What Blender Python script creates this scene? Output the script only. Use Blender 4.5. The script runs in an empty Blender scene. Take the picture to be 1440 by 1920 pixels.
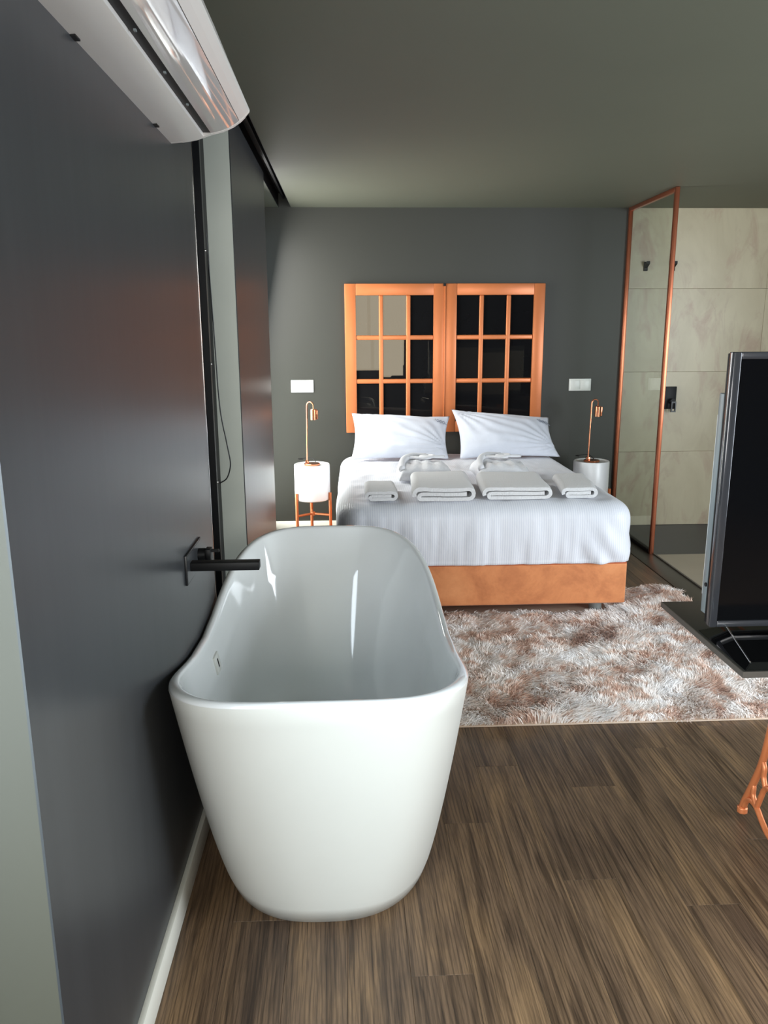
import bpy, bmesh, math, random
import numpy as np
from mathutils import Vector, Matrix, noise

random.seed(7); rng = np.random.default_rng(7)
S = bpy.context.scene; COL = S.collection
PI = math.pi

# ------------------------------------------------------------------ camera
CAM_H = 1.567
def cam_axes(p, yw, r):
    f = Vector((math.sin(yw)*math.cos(p), math.cos(yw)*math.cos(p), -math.sin(p)))
    rt = Vector((math.cos(yw), -math.sin(yw), 0)); dn = f.cross(rt)
    c, s = math.cos(r), math.sin(r)
    return c*rt + s*dn, -s*rt + c*dn, f
rt, dn, fw = cam_axes(.2231, .04258, .0053)
cd = bpy.data.cameras.new('camera'); cam = bpy.data.objects.new('camera', cd); COL.objects.link(cam)
cd.sensor_fit = 'VERTICAL'; cd.sensor_height = 36; cd.lens = 36*1469.3/1920
cd.clip_start = .05; cd.clip_end = 100
up, bk = -dn, -fw
cam.matrix_world = Matrix(((rt.x, up.x, bk.x, 0), (rt.y, up.y, bk.y, 0), (rt.z, up.z, bk.z, CAM_H), (0, 0, 0, 1)))
S.camera = cam

# ------------------------------------------------------------------ world, lights, exposure
W = bpy.data.worlds.new('daylight'); S.world = W; W.use_nodes = True
bgn = W.node_tree.nodes['Background']; bgn.inputs[0].default_value = (.62, .76, 1, 1); bgn.inputs[1].default_value = 1.5

def area(name, loc, target, sx, sy, energy, color):
    l = bpy.data.lights.new(name, 'AREA'); l.shape = 'RECTANGLE'; l.size = sx; l.size_y = sy
    l.energy = energy; l.color = color
    o = bpy.data.objects.new(name, l); COL.objects.link(o); o.location = loc
    d = Vector(target) - Vector(loc); o.rotation_euler = d.to_track_quat('-Z', 'Y').to_euler()
    return o
# daylight standing in the window openings, plus an added fill on the right
area('daylight_left_behind', (-.86, -.66, 1.3), (0, -.60, 1.15), 3.0, 2.1, 150, (.80, .91, 1))
area('daylight_far_left', (-.80, 5.62, 1.22), (0, 5.55, 1.05), .98, 2.2, 54, (1, .985, .95))
area('daylight_front', (.30, -2.45, 1.62), (.45, 0, 1.45), 1.44, 1.5, 62, (1, .965, .89))
area('fill_right', (4.2, 1.55, 1.35), (0, 2.6, .5), 2.5, 2.0, 160, (.87, .94, 1))  # added fill to lift rug, bed and tub interior; source unseen
S.view_settings.view_transform = 'Standard'; S.view_settings.look = 'None'
S.cycles.diffuse_bounces = 8; S.cycles.max_bounces = 14; S.cycles.caustics_reflective = False; S.cycles.caustics_refractive = False
S.view_settings.gamma = 1; S.view_settings.use_curve_mapping = False
S.view_settings.exposure = 0.42

# ------------------------------------------------------------------ helpers
def sl(c):
    c = c/255.0
    return c/12.92 if c <= .04045 else ((c+.055)/1.055)**2.4
def srgb(r, g, b): return (sl(r), sl(g), sl(b), 1)

class NT:
    """small node-tree helper"""
    def __init__(self, name):
        self.m = bpy.data.materials.new(name); self.m.use_nodes = True
        self.t = self.m.node_tree; self.p = self.t.nodes['Principled BSDF']
    def n(self, typ, **kw):
        nd = self.t.nodes.new(typ)
        for k, v in kw.items():
            if k.startswith('i_'):
                key = k[2:]; nd.inputs[int(key) if key.isdigit() else key].default_value = v
            else: setattr(nd, k, v)
        return nd
    def l(self, a, b): self.t.links.new(a, b)
    def coord(self, kind='Object', scale=(1, 1, 1)):
        tc = self.n('ShaderNodeTexCoord'); mp = self.n('ShaderNodeMapping')
        mp.inputs['Scale'].default_value = scale
        self.l(tc.outputs[kind], mp.inputs['Vector']); return mp.outputs[0]
    def noise(self, vec, scale, detail=4, rough=.55, dist=0):
        nd = self.n('ShaderNodeTexNoise'); nd.inputs['Scale'].default_value = scale
        nd.inputs['Detail'].default_value = detail; nd.inputs['Roughness'].default_value = rough
        nd.inputs['Distortion'].default_value = dist
        self.l(vec, nd.inputs['Vector']); return nd.outputs['Fac']
    def ramp(self, fac, stops):
        r = self.n('ShaderNodeValToRGB'); e = r.color_ramp.elements
        while len(e) < len(stops): e.new(.5)
        for el, (p, c) in zip(e, stops): el.position = p; el.color = c
        self.l(fac, r.inputs[0]); return r.outputs[0]
    def mix(self, fac, a, b, mode='MIX'):
        m = self.n('ShaderNodeMix', data_type='RGBA', blend_type=mode)
        for sock, v in ((m.inputs[0], fac), (m.inputs[6], a), (m.inputs[7], b)):
            if hasattr(v, 'is_linked') or hasattr(v, 'links'): self.l(v, sock)
            else: sock.default_value = v
        return m.outputs[2]
    def bump(self, h, strength=.2, dist=.01):
        b = self.n('ShaderNodeBump'); b.inputs['Strength'].default_value = strength; b.inputs['Distance'].default_value = dist
        self.l(h, b.inputs['Height']); self.l(b.outputs[0], self.p.inputs['Normal'])
    def set(self, **kw):
        for k, v in kw.items(): self.p.inputs[k.replace('_', ' ')].default_value = v
        return self

def plain(name, col, rough=.5, metal=0, var=.04, scale=6, bump=0, bscale=60, spec=.5, coat=0):
    t = NT(name); c = t.coord()
    f = t.noise(c, scale)
    lo = tuple(max(0, x*(1-var)) for x in col[:3])+(1,); hi = tuple(min(1, x*(1+var)) for x in col[:3])+(1,)
    t.l(t.ramp(f, [(.3, lo), (.7, hi)]), t.p.inputs['Base Color'])
    t.set(Roughness=rough, Metallic=metal); t.p.inputs['Specular IOR Level'].default_value = spec
    if coat: t.p.inputs['Coat Weight'].default_value = coat; t.p.inputs['Coat Roughness'].default_value = .05
    if bump: t.bump(t.noise(c, bscale, 6), bump, .005)
    return t.m

M = {}
M['paint'] = plain('dark_wall_paint', srgb(52, 52, 46), .5, var=.03, scale=2, bump=.05, bscale=140)
M['ceil'] = plain('dark_ceiling_paint', srgb(95, 97, 83), .6, var=.03, scale=1.5)
M['reveal'] = plain('grey_reveal_paint', srgb(206, 210, 200), .5, var=.03, scale=3)
M['reveal_near'] = plain('reveal_paint_darkened', srgb(68, 66, 56), .5, var=.03, scale=3)  # darker than the far reveal, offsetting the stronger window light here
M['cream'] = plain('cream_wall', srgb(205, 195, 172), .7)
M['black'] = plain('matt_black', srgb(14, 14, 16), .5, spec=.3)
M['blackmetal'] = plain('black_metal', srgb(26, 27, 30), .35, metal=.0)
M['white_trim'] = plain('white_trim_paint', srgb(222, 220, 210), .35, var=.02)
M['acryl'] = plain('white_acrylic', srgb(243, 245, 246), .06, var=.01, coat=.6)
M['acryl_out'] = plain('white_acrylic_satin', srgb(219, 219, 213), .36, var=.01)
M['plastic'] = plain('white_plastic', srgb(214, 210, 206), .25, var=.015)
M['gloss_plastic'] = plain('glossy_white_plastic', srgb(205, 200, 198), .04, var=.01, coat=1)
M['switch'] = plain('switch_plastic', srgb(232, 232, 228), .3, var=.01)
M['copper'] = plain('polished_copper', srgb(214, 140, 106), .22, metal=1, var=.05, scale=20)
M['copper_paint'] = plain('copper_paint', srgb(206, 120, 74), .38, metal=.35, var=.06, scale=8)
M['copper_bar'] = plain('brushed_copper_bar', srgb(176, 104, 76), .3, metal=.85, var=.06, scale=8)
M['copper_frame'] = plain('copper_lacquered_wood', srgb(210, 122, 72), .36, metal=.25, var=.05, scale=5)
M['chrome'] = plain('chrome', srgb(200, 200, 200), .12, metal=1, var=.02)
M['steel'] = plain('grey_steel', srgb(128, 136, 138), .35, metal=0, var=.05)
M['tvframe'] = plain('tv_bezel', srgb(70, 70, 74), .22, metal=.5, var=.05, coat=.5)
M['screen'] = plain('tv_screen', srgb(10, 10, 12), .12, var=.02)
M['glossblack'] = plain('black_glass', srgb(9, 9, 11), .06, var=.02, coat=.6)
M['tabletop'] = plain('dark_table_top', srgb(46, 46, 42), .4, var=.06, scale=9)
M['edge'] = plain('table_edge', srgb(82, 76, 70), .4)
M['nightwhite'] = plain('white_lacquer', srgb(240, 240, 240), .3, var=.01)
M['nightgrey'] = plain('white_lacquer_warm', srgb(226, 226, 218), .35, var=.01)
M['grey'] = plain('grey_foot', srgb(130, 134, 132), .4)
M['cord'] = plain('black_cord', srgb(20, 20, 22), .5)
M['concrete'] = plain('beige_shower_floor', srgb(178, 166, 146), .45, var=.05, scale=3)
M['slate'] = plain('dark_shower_floor', srgb(50, 52, 55), .4, var=.06, scale=4)
M['threshold'] = plain('dark_threshold', srgb(62, 58, 50), .4)

def mat_panel():
    t = NT('satin_dark_panel'); c = t.coord('Object', (1, 9, .12))
    f = t.noise(c, 3, 5); f2 = t.noise(t.coord('Object', (1, 60, .3)), 3, 3)
    col = t.ramp(f, [(.3, srgb(50, 52, 55)), (.7, srgb(55, 57, 60))])
    t.l(col, t.p.inputs['Base Color'])
    t.l(t.ramp(f2, [(.3, (.335, .335, .335, 1)), (.7, (.342, .342, .342, 1))]), t.p.inputs['Roughness'])
    t.set(IOR=1.5); return t.m
M['panel'] = mat_panel()

def mat_plank():
    t = NT('dark_oak_plank')
    oi = t.n('ShaderNodeObjectInfo'); tc = t.n('ShaderNodeTexCoord')
    off = t.n('ShaderNodeVectorMath', operation='MULTIPLY_ADD')
    cmb = t.n('ShaderNodeCombineXYZ'); 
    for i in range(3): t.l(oi.outputs['Random'], cmb.inputs[i])
    t.l(cmb.outputs[0], off.inputs[0]); off.inputs[1].default_value = (37, 91, 13); t.l(tc.outputs['Object'], off.inputs[2])
    def mp(sc):
        m = t.n('ShaderNodeMapping'); m.inputs['Scale'].default_value = sc; t.l(off.outputs[0], m.inputs['Vector']); return m.outputs[0]
    rings = t.n('ShaderNodeTexWave', wave_type='RINGS', rings_direction='Z', wave_profile='SAW')
    rings.inputs['Scale'].default_value = 4.5; rings.inputs['Distortion'].default_value = 5; rings.inputs['Detail'].default_value = 3
    rings.inputs['Detail Scale'].default_value = 1.3
    t.l(mp((6.0, .8, 1)), rings.inputs['Vector'])
    big = t.noise(mp((5, 1.1, 1)), 1.6, 4, .6, .4)
    fine = t.noise(mp((120, 2.2, 1)), 2.2, 6, .7)
    streak = t.noise(mp((22, .9, 1)), 2.0, 5, .6, .6)
    base = t.ramp(big, [(.28, srgb(84, 66, 53)), (.5, srgb(116, 93, 72)), (.75, srgb(150, 120, 88))])
    g = t.ramp(rings.outputs['Fac'], [(0, (.42, .41, .40, 1)), (.3, (1, 1, 1, 1)), (.8, (1, 1, 1, 1)), (1, (.6, .6, .6, 1))])
    s = t.ramp(streak, [(.36, (.36, .34, .33, 1)), (.52, (1, 1, 1, 1))])
    fn = t.ramp(fine, [(.38, (.42, .41, .40, 1)), (.56, (1.0, 1.0, 1.0, 1)), (.72, (1.18, 1.16, 1.12, 1))])
    col = t.mix(.8, base, g, 'MULTIPLY'); col = t.mix(.85, col, s, 'MULTIPLY'); col = t.mix(.75, col, fn, 'MULTIPLY')
    rv = t.ramp(oi.outputs['Random'], [(0, (.90, .89, .88, 1)), (1, (1.06, 1.05, 1.03, 1))])
    col = t.mix(1, col, rv, 'MULTIPLY')
    t.l(col, t.p.inputs['Base Color']); t.set(Roughness=.42)
    t.bump(fine, .12, .002); return t.m
M['plank'] = mat_plank()

def mat_tile():
    t = NT('beige_marble_tile'); c = t.coord('Object')
    oi = t.n('ShaderNodeObjectInfo'); ad = t.n('ShaderNodeVectorMath', operation='MULTIPLY_ADD')
    cmb = t.n('ShaderNodeCombineXYZ')
    for i in range(3): t.l(oi.outputs['Random'], cmb.inputs[i])
    t.l(cmb.outputs[0], ad.inputs[0]); ad.inputs[1].default_value = (11, 3, 7); t.l(c, ad.inputs[2])
    mp = t.n('ShaderNodeMapping'); mp.inputs['Rotation'].default_value = (0, .45, 0); mp.inputs['Scale'].default_value = (1.6, 1, .75)
    t.l(ad.outputs[0], mp.inputs[0]); v = mp.outputs[0]
    a = t.noise(v, 1.7, 6, .6, 1.2)
    ridg = t.n('ShaderNodeMath', operation='ABSOLUTE'); sb = t.n('ShaderNodeMath', operation='SUBTRACT', i_1=.5)
    t.l(t.noise(v, 1.9, 7, .55, 1.6), sb.inputs[0]); t.l(sb.outputs[0], ridg.inputs[0])
    base = t.ramp(a, [(.35, srgb(190, 177, 148)), (.65, srgb(204, 192, 163))])
    msk = t.ramp(t.noise(v, 2.3, 4), [(.45, (0, 0, 0, 1)), (.62, (1, 1, 1, 1))])
    vein = t.ramp(ridg.outputs[0], [(0, (1, 1, 1, 1)), (.05, (0, 0, 0, 1))])
    vm = t.mix(1, vein, msk, 'MULTIPLY')
    sp = t.n('ShaderNodeSeparateColor'); t.l(vm, sp.inputs[0])
    ml = t.n('ShaderNodeMath', operation='MULTIPLY', i_1=.28); t.l(sp.outputs[0], ml.inputs[0])
    col = t.mix(ml.outputs[0], base, srgb(158, 128, 112))
    blot = t.ramp(t.noise(v, 3.1, 5, .6, .8), [(.55, (0, 0, 0, 1)), (.70, (1, 1, 1, 1))])
    sp2 = t.n('ShaderNodeSeparateColor'); t.l(blot, sp2.inputs[0]); m2 = t.n('ShaderNodeMath', operation='MULTIPLY', i_1=.62); t.l(sp2.outputs[0], m2.inputs[0])
    col = t.mix(m2.outputs[0], col, srgb(172, 138, 120))
    t.l(col, t.p.inputs['Base Color']); t.set(Roughness=.35); return t.m
M['tile'] = mat_tile()

def mat_suede():
    t = NT('tan_suede'); c = t.coord()
    f = t.noise(c, 4, 6, .65, .4); g = t.noise(c, 60, 4)
    col = t.ramp(f, [(.28, srgb(168, 96, 56)), (.5, srgb(206, 130, 80)), (.72, srgb(224, 150, 98))])
    t.l(t.mix(.25, col, t.ramp(g, [(.3, (.8, .8, .8, 1)), (.7, (1, 1, 1, 1))]), 'MULTIPLY'), t.p.inputs['Base Color'])
    t.set(Roughness=.8); t.p.inputs['Sheen Weight'].default_value = .2; t.bump(g, .1, .003); return t.m
M['suede'] = mat_suede()

def mat_duvet():
    t = NT('white_striped_cotton'); tc = t.n('ShaderNodeTexCoord'); sx = t.n('ShaderNodeSeparateXYZ'); t.l(tc.outputs['Object'], sx.inputs[0])
    m = t.n('ShaderNodeMath', operation='MULTIPLY', i_1=2*PI/.0125); t.l(sx.outputs[0], m.inputs[0])
    s = t.n('ShaderNodeMath', operation='SINE'); t.l(m.outputs[0], s.inputs[0])
    r = t.n('ShaderNodeMapRange', i_1=-.3, i_2=.3); t.l(s.outputs[0], r.inputs[0])
    col = t.ramp(r.outputs[0], [(0, srgb(212, 214, 223)), (1, srgb(226, 227, 233))])
    t.l(col, t.p.inputs['Base Color'])
    rr = t.n('ShaderNodeMapRange', i_3=.42, i_4=.72); t.l(r.outputs[0], rr.inputs[0]); t.l(rr.outputs[0], t.p.inputs['Roughness'])
    c = t.coord('Object', (1, 1, .6)); t.bump(t.noise(c, 9, 5, .5, .5), .25, .02)
    t.p.inputs['Sheen Weight'].default_value = .15; return t.m
M['duvet'] = mat_duvet()
def mat_cloth(name, col, bs, st):
    t = NT(name); c = t.coord(); f = t.noise(c, bs, 5, .6, .3)
    t.l(t.ramp(f, [(.3, tuple(x*.94 for x in col[:3])+(1,)), (.7, col)]), t.p.inputs['Base Color'])
    t.set(Roughness=.85); t.bump(f, st, .01); t.p.inputs['Sheen Weight'].default_value = .2; return t.m
M['pillow'] = mat_cloth('white_pillow_cotton', srgb(220, 223, 234), 14, .18)
M['terry'] = mat_cloth('white_terry', srgb(224, 223, 224), 150, .6)
M['waffle'] = mat_cloth('white_robe_cotton', srgb(226, 226, 230), 70, .4)
M['ink'] = plain('grey_embroidery', srgb(130, 136, 150), .8)

def mat_pile():
    t = NT('shaggy_pile'); g = t.n('ShaderNodeNewGeometry')
    a = t.noise(g.outputs['Position'], 5.2, 5, .62, .5); b = t.noise(g.outputs['Position'], 22, 3, .6)
    mx = t.n('ShaderNodeMath', operation='MULTIPLY_ADD', i_1=.35); t.l(b, mx.inputs[0])
    sb = t.n('ShaderNodeMath', operation='MULTIPLY', i_1=.72); t.l(a, sb.inputs[0]); t.l(sb.outputs[0], mx.inputs[2])
    col = t.ramp(mx.outputs[0], [(.36, srgb(192, 152, 132)), (.47, srgb(226, 196, 178)), (.54, srgb(246, 238, 232)), (.66, srgb(252, 250, 250))])
    t.l(col, t.p.inputs['Base Color']); t.set(Roughness=.7); t.p.inputs['Sheen Weight'].default_value = .3; return t.m
M['pile'] = mat_pile()
M['rugbase'] = plain('rug_backing', srgb(206, 184, 164), .9)

def mat_glass(name, tint, extra=0.0, dark=None):
    m = bpy.data.materials.new(name); m.use_nodes = True; t = m.node_tree; t.nodes.clear()
    o = t.nodes.new('ShaderNodeOutputMaterial'); mx = t.nodes.new('ShaderNodeMixShader')
    tr = t.nodes.new('ShaderNodeBsdfTransparent'); gl = t.nodes.new('ShaderNodeBsdfGlossy')
    fr = t.nodes.new('ShaderNodeFresnel'); ge = t.nodes.new('ShaderNodeNewGeometry'); mr = t.nodes.new('ShaderNodeMapRange'); mr.inputs[3].default_value = 1.5; mr.inputs[4].default_value = 1/1.5
    t.links.new(ge.outputs['Backfacing'], mr.inputs[0]); t.links.new(mr.outputs[0], fr.inputs[0])
    tr.inputs[0].default_value = tint; gl.inputs['Roughness'].default_value = .01
    ad = t.nodes.new('ShaderNodeMath'); ad.operation = 'ADD'; ad.inputs[1].default_value = extra
    t.links.new(fr.outputs[0], ad.inputs[0]); t.links.new(ad.outputs[0], mx.inputs[0])
    t.links.new(tr.outputs[0], mx.inputs[1]); t.links.new(gl.outputs[0], mx.inputs[2]); t.links.new(mx.outputs[0], o.inputs[0])
    return m
M['glass'] = mat_glass('clear_shower_glass', (.95, .97, .94, 1), 0.0)
def mat_darkmirror():
    t = NT('dark_glass_warm_reflection'); t.l(t.ramp(t.noise(t.coord(), 2), [(.3, (.006, .006, .007, 1)), (.7, (.008, .008, .009, 1))]), t.p.inputs['Base Color'])
    t.set(Roughness=.012, IOR=1.37); t.p.inputs['Specular Tint'].default_value = (1, .87, .66, 1); t.set(Metallic=0); return t.m  # plain dark glass; the tint paints its window reflection cream
M['mirror'] = mat_darkmirror()

# ---- mesh helpers
def mesh_obj(name, verts, faces, mat, parent=None, smooth=False, loc=None):
    me = bpy.data.meshes.new(name)
    off = Vector(loc) if loc is not None else (parent_base(parent) if parent else Vector((0, 0, 0)))
    me.from_pydata([tuple(Vector(v)-off) for v in verts], [], faces)
    me.materials.append(mat)
    if smooth: me.polygons.foreach_set('use_smooth', [True]*len(me.polygons))
    me.update()
    o = bpy.data.objects.new(name, me); COL.objects.link(o)
    if parent: o.parent = parent
    elif loc is not None: o.location = loc
    return o
BASE = {}
def parent_base(p):
    b = Vector((0, 0, 0))
    while p: b += Vector(p.location); p = p.parent
    return b
def bm_obj(name, bm, mat, parent=None, smooth=False, loc=None, autosmooth=False):
    bmesh.ops.recalc_face_normals(bm, faces=bm.faces)
    me = bpy.data.meshes.new(name)
    off = Vector(loc) if loc is not None else (parent_base(parent) if parent else Vector((0, 0, 0)))
    bmesh.ops.translate(bm, vec=-off, verts=bm.verts)
    bm.to_mesh(me); bm.free(); me.materials.append(mat)
    if smooth:
        me.polygons.foreach_set('use_smooth', [True]*len(me.polygons))
        if autosmooth: me.set_sharp_from_angle(angle=math.radians(35))
    o = bpy.data.objects.new(name, me); COL.objects.link(o)
    if parent: o.parent = parent
    elif loc is not None: o.location = loc
    return o
def add_box(bm, x0, x1, y0, y1, z0, z1, bev=0, seg=2):
    r = bmesh.ops.create_cube(bm, size=1); vs = r['verts']
    for v in vs: v.co = Vector(((x0+x1)/2+v.co.x*(x1-x0), (y0+y1)/2+v.co.y*(y1-y0), (z0+z1)/2+v.co.z*(z1-z0)))
    if bev:
        es = list({e for v in vs for e in v.link_edges})
        bmesh.ops.bevel(bm, geom=es, offset=bev, segments=seg, affect='EDGES', profile=.5)
def box(name, x0, x1, y0, y1, z0, z1, mat, parent=None, bev=0, loc=None, seg=2):
    bm = bmesh.new(); add_box(bm, x0, x1, y0, y1, z0, z1, bev, seg)
    return bm_obj(name, bm, mat, parent, bool(bev), loc, True)
def boxes(name, lst, mat, parent=None, bev=0, loc=None):
    bm = bmesh.new()
    for b in lst: add_box(bm, *b, bev)
    return bm_obj(name, bm, mat, parent, bool(bev), loc, True)
def add_tube(bm, pts, r, n=10, r2=None, cap=True):
    pts = [Vector(p) for p in pts]; rings = []
    N = len(pts); prev = None
    for i, p in enumerate(pts):
        d = (pts[min(i+1, N-1)]-pts[max(i-1, 0)]).normalized()
        if prev is None:
            a = d.orthogonal().normalized()
        else:
            a = (prev - d*prev.dot(d)).normalized()
        prev = a; b = d.cross(a)
        rr = r if r2 is None else r+(r2-r)*i/(N-1)
        if isinstance(r, (list, tuple)): rr = r[i]
        rings.append([bm.verts.new(p+a*math.cos(2*PI*k/n)*rr+b*math.sin(2*PI*k/n)*rr) for k in range(n)])
    for A, B in zip(rings, rings[1:]):
        for k in range(n): bm.faces.new((A[k], A[(k+1) % n], B[(k+1) % n], B[k]))
    if cap: bm.faces.new(rings[0][::-1]); bm.faces.new(rings[-1])
def tube(name, pts, r, mat, parent=None, n=10, loc=None):
    bm = bmesh.new(); add_tube(bm, pts, r, n); return bm_obj(name, bm, mat, parent, True, loc, True)
def spline(pts, k=6):
    """Catmull-Rom through pts"""
    P = [Vector(p) for p in pts]; P = [P[0]*2-P[1]]+P+[P[-1]*2-P[-2]]; out = []
    for i in range(1, len(P)-2):
        for j in range(k):
            t = j/k; a, b, c, d = P[i-1], P[i], P[i+1], P[i+2]
            out.append(.5*((2*b)+(c-a)*t+(2*a-5*b+4*c-d)*t*t+(3*b-a-3*c+d)*t**3))
    out.append(P[-2]); return out
def add_lathe(bm, cx, cy, prof, n=40, a0=0):
    rings = []
    for r, z in prof:
        if r < 1e-6: rings.append([bm.verts.new((cx, cy, z))])
        else: rings.append([bm.verts.new((cx+r*math.cos(2*PI*k/n+a0), cy+r*math.sin(2*PI*k/n+a0), z)) for k in range(n)])
    for A, B in zip(rings, rings[1:]):
        for k in range(n):
            k2 = (k+1) % n
            if len(A) == 1: bm.faces.new((A[0], B[k2], B[k]))
            elif len(B) == 1: bm.faces.new((A[k], A[k2], B[0]))
            else: bm.faces.new((A[k], A[k2], B[k2], B[k]))
def lathe(name, cx, cy, prof, mat, parent=None, n=40, loc=None):
    bm = bmesh.new(); add_lathe(bm, cx, cy, prof, n); return bm_obj(name, bm, mat, parent, True, loc, True)
def prism(name, poly, y0, y1, mat, parent=None, axis='y', smooth=False, loc=None, bev=0):
    """extrude a 2-D polygon (x,z) along y, (y,z) along x or (x,y) along z"""
    bm = bmesh.new()
    f = {'y': lambda p, t: (p[0], t, p[1]), 'x': lambda p, t: (t, p[0], p[1]), 'z': lambda p, t: (p[0], p[1], t)}[axis]
    A = [bm.verts.new(f(p, y0)) for p in poly]; B = [bm.verts.new(f(p, y1)) for p in poly]; n = len(poly)
    for k in range(n): bm.faces.new((A[k], A[(k+1) % n], B[(k+1) % n], B[k]))
    ca = bm.faces.new(A[::-1]); cb = bm.faces.new(B)
    if bev: bmesh.ops.bevel(bm, geom=list(ca.edges)+list(cb.edges), offset=bev, segments=2, affect='EDGES')
    return bm_obj(name, bm, mat, parent, smooth or bool(bev), loc, True)
def thing(name, label, cat, loc, group=None):
    o = bpy.data.objects.new(name, None); COL.objects.link(o); o.location = loc; o.empty_display_size = .05
    tag(o, label, cat, group); return o
def tag(o, label, cat, group=None):
    o['label'] = label; o['category'] = cat
    if group: o['group'] = group
    return o
def struct(o, label=None):
    o['kind'] = 'structure'
    if label: o['label'] = label
    return o
def dup(root, loc, label, group=None):
    r = root.copy(); COL.objects.link(r); r.location = loc; r['label'] = label
    if group: r['group'] = group
    for ch in list(root.children):
        c = ch.copy(); COL.objects.link(c); c.parent = r
        for g in list(ch.children):
            d = g.copy(); COL.objects.link(d); d.parent = c
    return r

# ================================================================== STRUCTURE
YB = 6.268; HC = 2.5; XW = -.49; XR = 4.3; YF = -2.5
# floor: subfloor + single planks
fl = struct(box('floor', -1.0, XR, YF-.02, YB+.1, -.08, -.006, M['black']), 'dark oak plank floor')
pw = .158; x = -.50; col_i = 0; mesh_cache = {}
def plank(x0, x1, y0, y1):
    key = (round(x1-x0, 4), round(y1-y0, 4)); g = .0003
    if key not in mesh_cache:
        w, d = key; bm = bmesh.new(); add_box(bm, g, w-g, g, d-g, -.006, 0)
        top = [e for e in bm.edges if all(abs(v.co.z) < 1e-6 for v in e.verts)]
        bmesh.ops.bevel(bm, geom=top, offset=.0006, segments=1, affect='EDGES')
        bmesh.ops.recalc_face_normals(bm, faces=bm.faces)
        me = bpy.data.meshes.new('plank'); bm.to_mesh(me); bm.free(); me.materials.append(M['plank']); mesh_cache[key] = me
    o = bpy.data.objects.new('plank', mesh_cache[key]); COL.objects.link(o); o.parent = fl; o.location = (x0, y0, 0)
offs = [0, .62, .25, .9, .41, 1.03, .15, .74]
while x < 4.2:
    x1 = min(x+pw, XR); ymax = YB if x < 2.0 else (3.2 if x1 > 2.13 else YB)
    if x < 2.13 < x1+.001: ymax = 3.2
    y = -1.2+offs[col_i % 8]
    plank(x, x1, YF, y)
    while y < ymax-.001:
        y1 = min(y+1.22, ymax); plank(x, x1, y, y1); y = y1
    x += pw; col_i += 1
# bathroom floors and threshold, right of the glass line
tr = struct(box('trim_1', 2.03, 2.19, 3.2, YB, -.006, .004, M['threshold'], bev=.002))
box('edge_strip', 2.178, 2.19, 3.2, 5.38, .004, .010, M['edge'], tr)
bf = struct(box('floor_bathroom', 2.19, XR, 3.2, 5.37, -.006, .002, M['concrete'])); 
sf = struct(box('floor_shower', 2.19, XR, 5.37, YB, -.006, -.001, M['slate']))

# walls
wb = struct(box('wall_back', -1.0, 2.155, YB, YB+.12, 0, HC+.12, M['paint']), 'dark grey painted wall behind the bed')
wt = struct(box('wall_back_tiled', 2.155, XR+.1, YB+.012, YB+.12, 0, HC+.12, M['edge']), 'beige marble tiled shower wall')
tz = [0, .618, 1.261, 1.904, 2.5]; tx = [2.158, 3.29, XR]
for i in range(2):
    for j in range(4):
        box('tile', tx[i]+.0007, tx[i+1]-.0007, YB, YB+.012, tz[j]+.0007, tz[j+1]-.0007, M['tile'], wt, bev=.0012, seg=1)
wr = struct(boxes('wall_right', [(XR, XR+.1, YF, .3, 0, HC+.12), (XR, XR+.1, 2.8, YB+.1, 0, HC+.12), (XR, XR+.1, .3, 2.8, 0, .3), (XR, XR+.1, .3, 2.8, 2.4, HC+.12)], M['paint']))
# wall behind the camera: cream above a dark low part, with a window opening on the right
wf = struct(boxes('wall_front', [(-1.0, -.45, YF-.1, YF, 0, HC+.1), (1.05, XR, YF-.1, YF, 0, HC+.1),
        (-.45, 1.05, YF-.1, YF, 0, .85), (-.45, 1.05, YF-.1, YF, 2.4, HC+.1)], M['paint']))
# left wall: deep piers faced with dark panels, recesses between
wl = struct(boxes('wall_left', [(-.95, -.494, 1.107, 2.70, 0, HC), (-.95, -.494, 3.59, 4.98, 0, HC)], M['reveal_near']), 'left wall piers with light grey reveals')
box('reveal_face', -.6, -.4945, 3.586, 3.59, 0, HC, M['reveal'], wl)
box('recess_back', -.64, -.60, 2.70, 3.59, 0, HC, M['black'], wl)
boxes('sill_wall', [(-.95, -.64, 4.98, YB, 0, .06), (-.95, -.64, 4.98, YB, 2.38, HC), (-1.0, -.8, YF, 1.107, 0, .1), (-1.0, -.8, YF, 1.107, 2.38, HC),
     (-1.0, -.8, YF, -2.22, .1, 2.38), (-1.0, -.8, .9, 1.107, .1, 2.38)], M['reveal'], wl)
p1 = struct(box('trim_2', -.494, XW, 1.107, 2.696, .08, HC, M['panel']), 'large satin dark grey wall panel beside the bathtub')
box('edge_strip', -.494, XW+.001, 2.696, 2.70, .08, HC, M['chrome'], p1)
p2 = struct(box('trim_3', -.494, XW, 3.59, 4.98, .08, HC, M['panel']), 'satin dark panel between the bathtub and the far window')
# channel with screws in the recess
ch = struct(box('trim_4', -.60, -.575, 3.335, 3.36, 0, HC, M['blackmetal']), 'black metal channel in the wall recess')
for zz in (.95, 1.45, 1.9): 
    bm = bmesh.new(); bmesh.ops.create_uvsphere(bm, u_segments=8, v_segments=6, radius=.006)
    bmesh.ops.translate(bm, vec=(-.575, 3.345, zz), verts=bm.verts); bm_obj('screw', bm, M['chrome'], ch, True)
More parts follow.
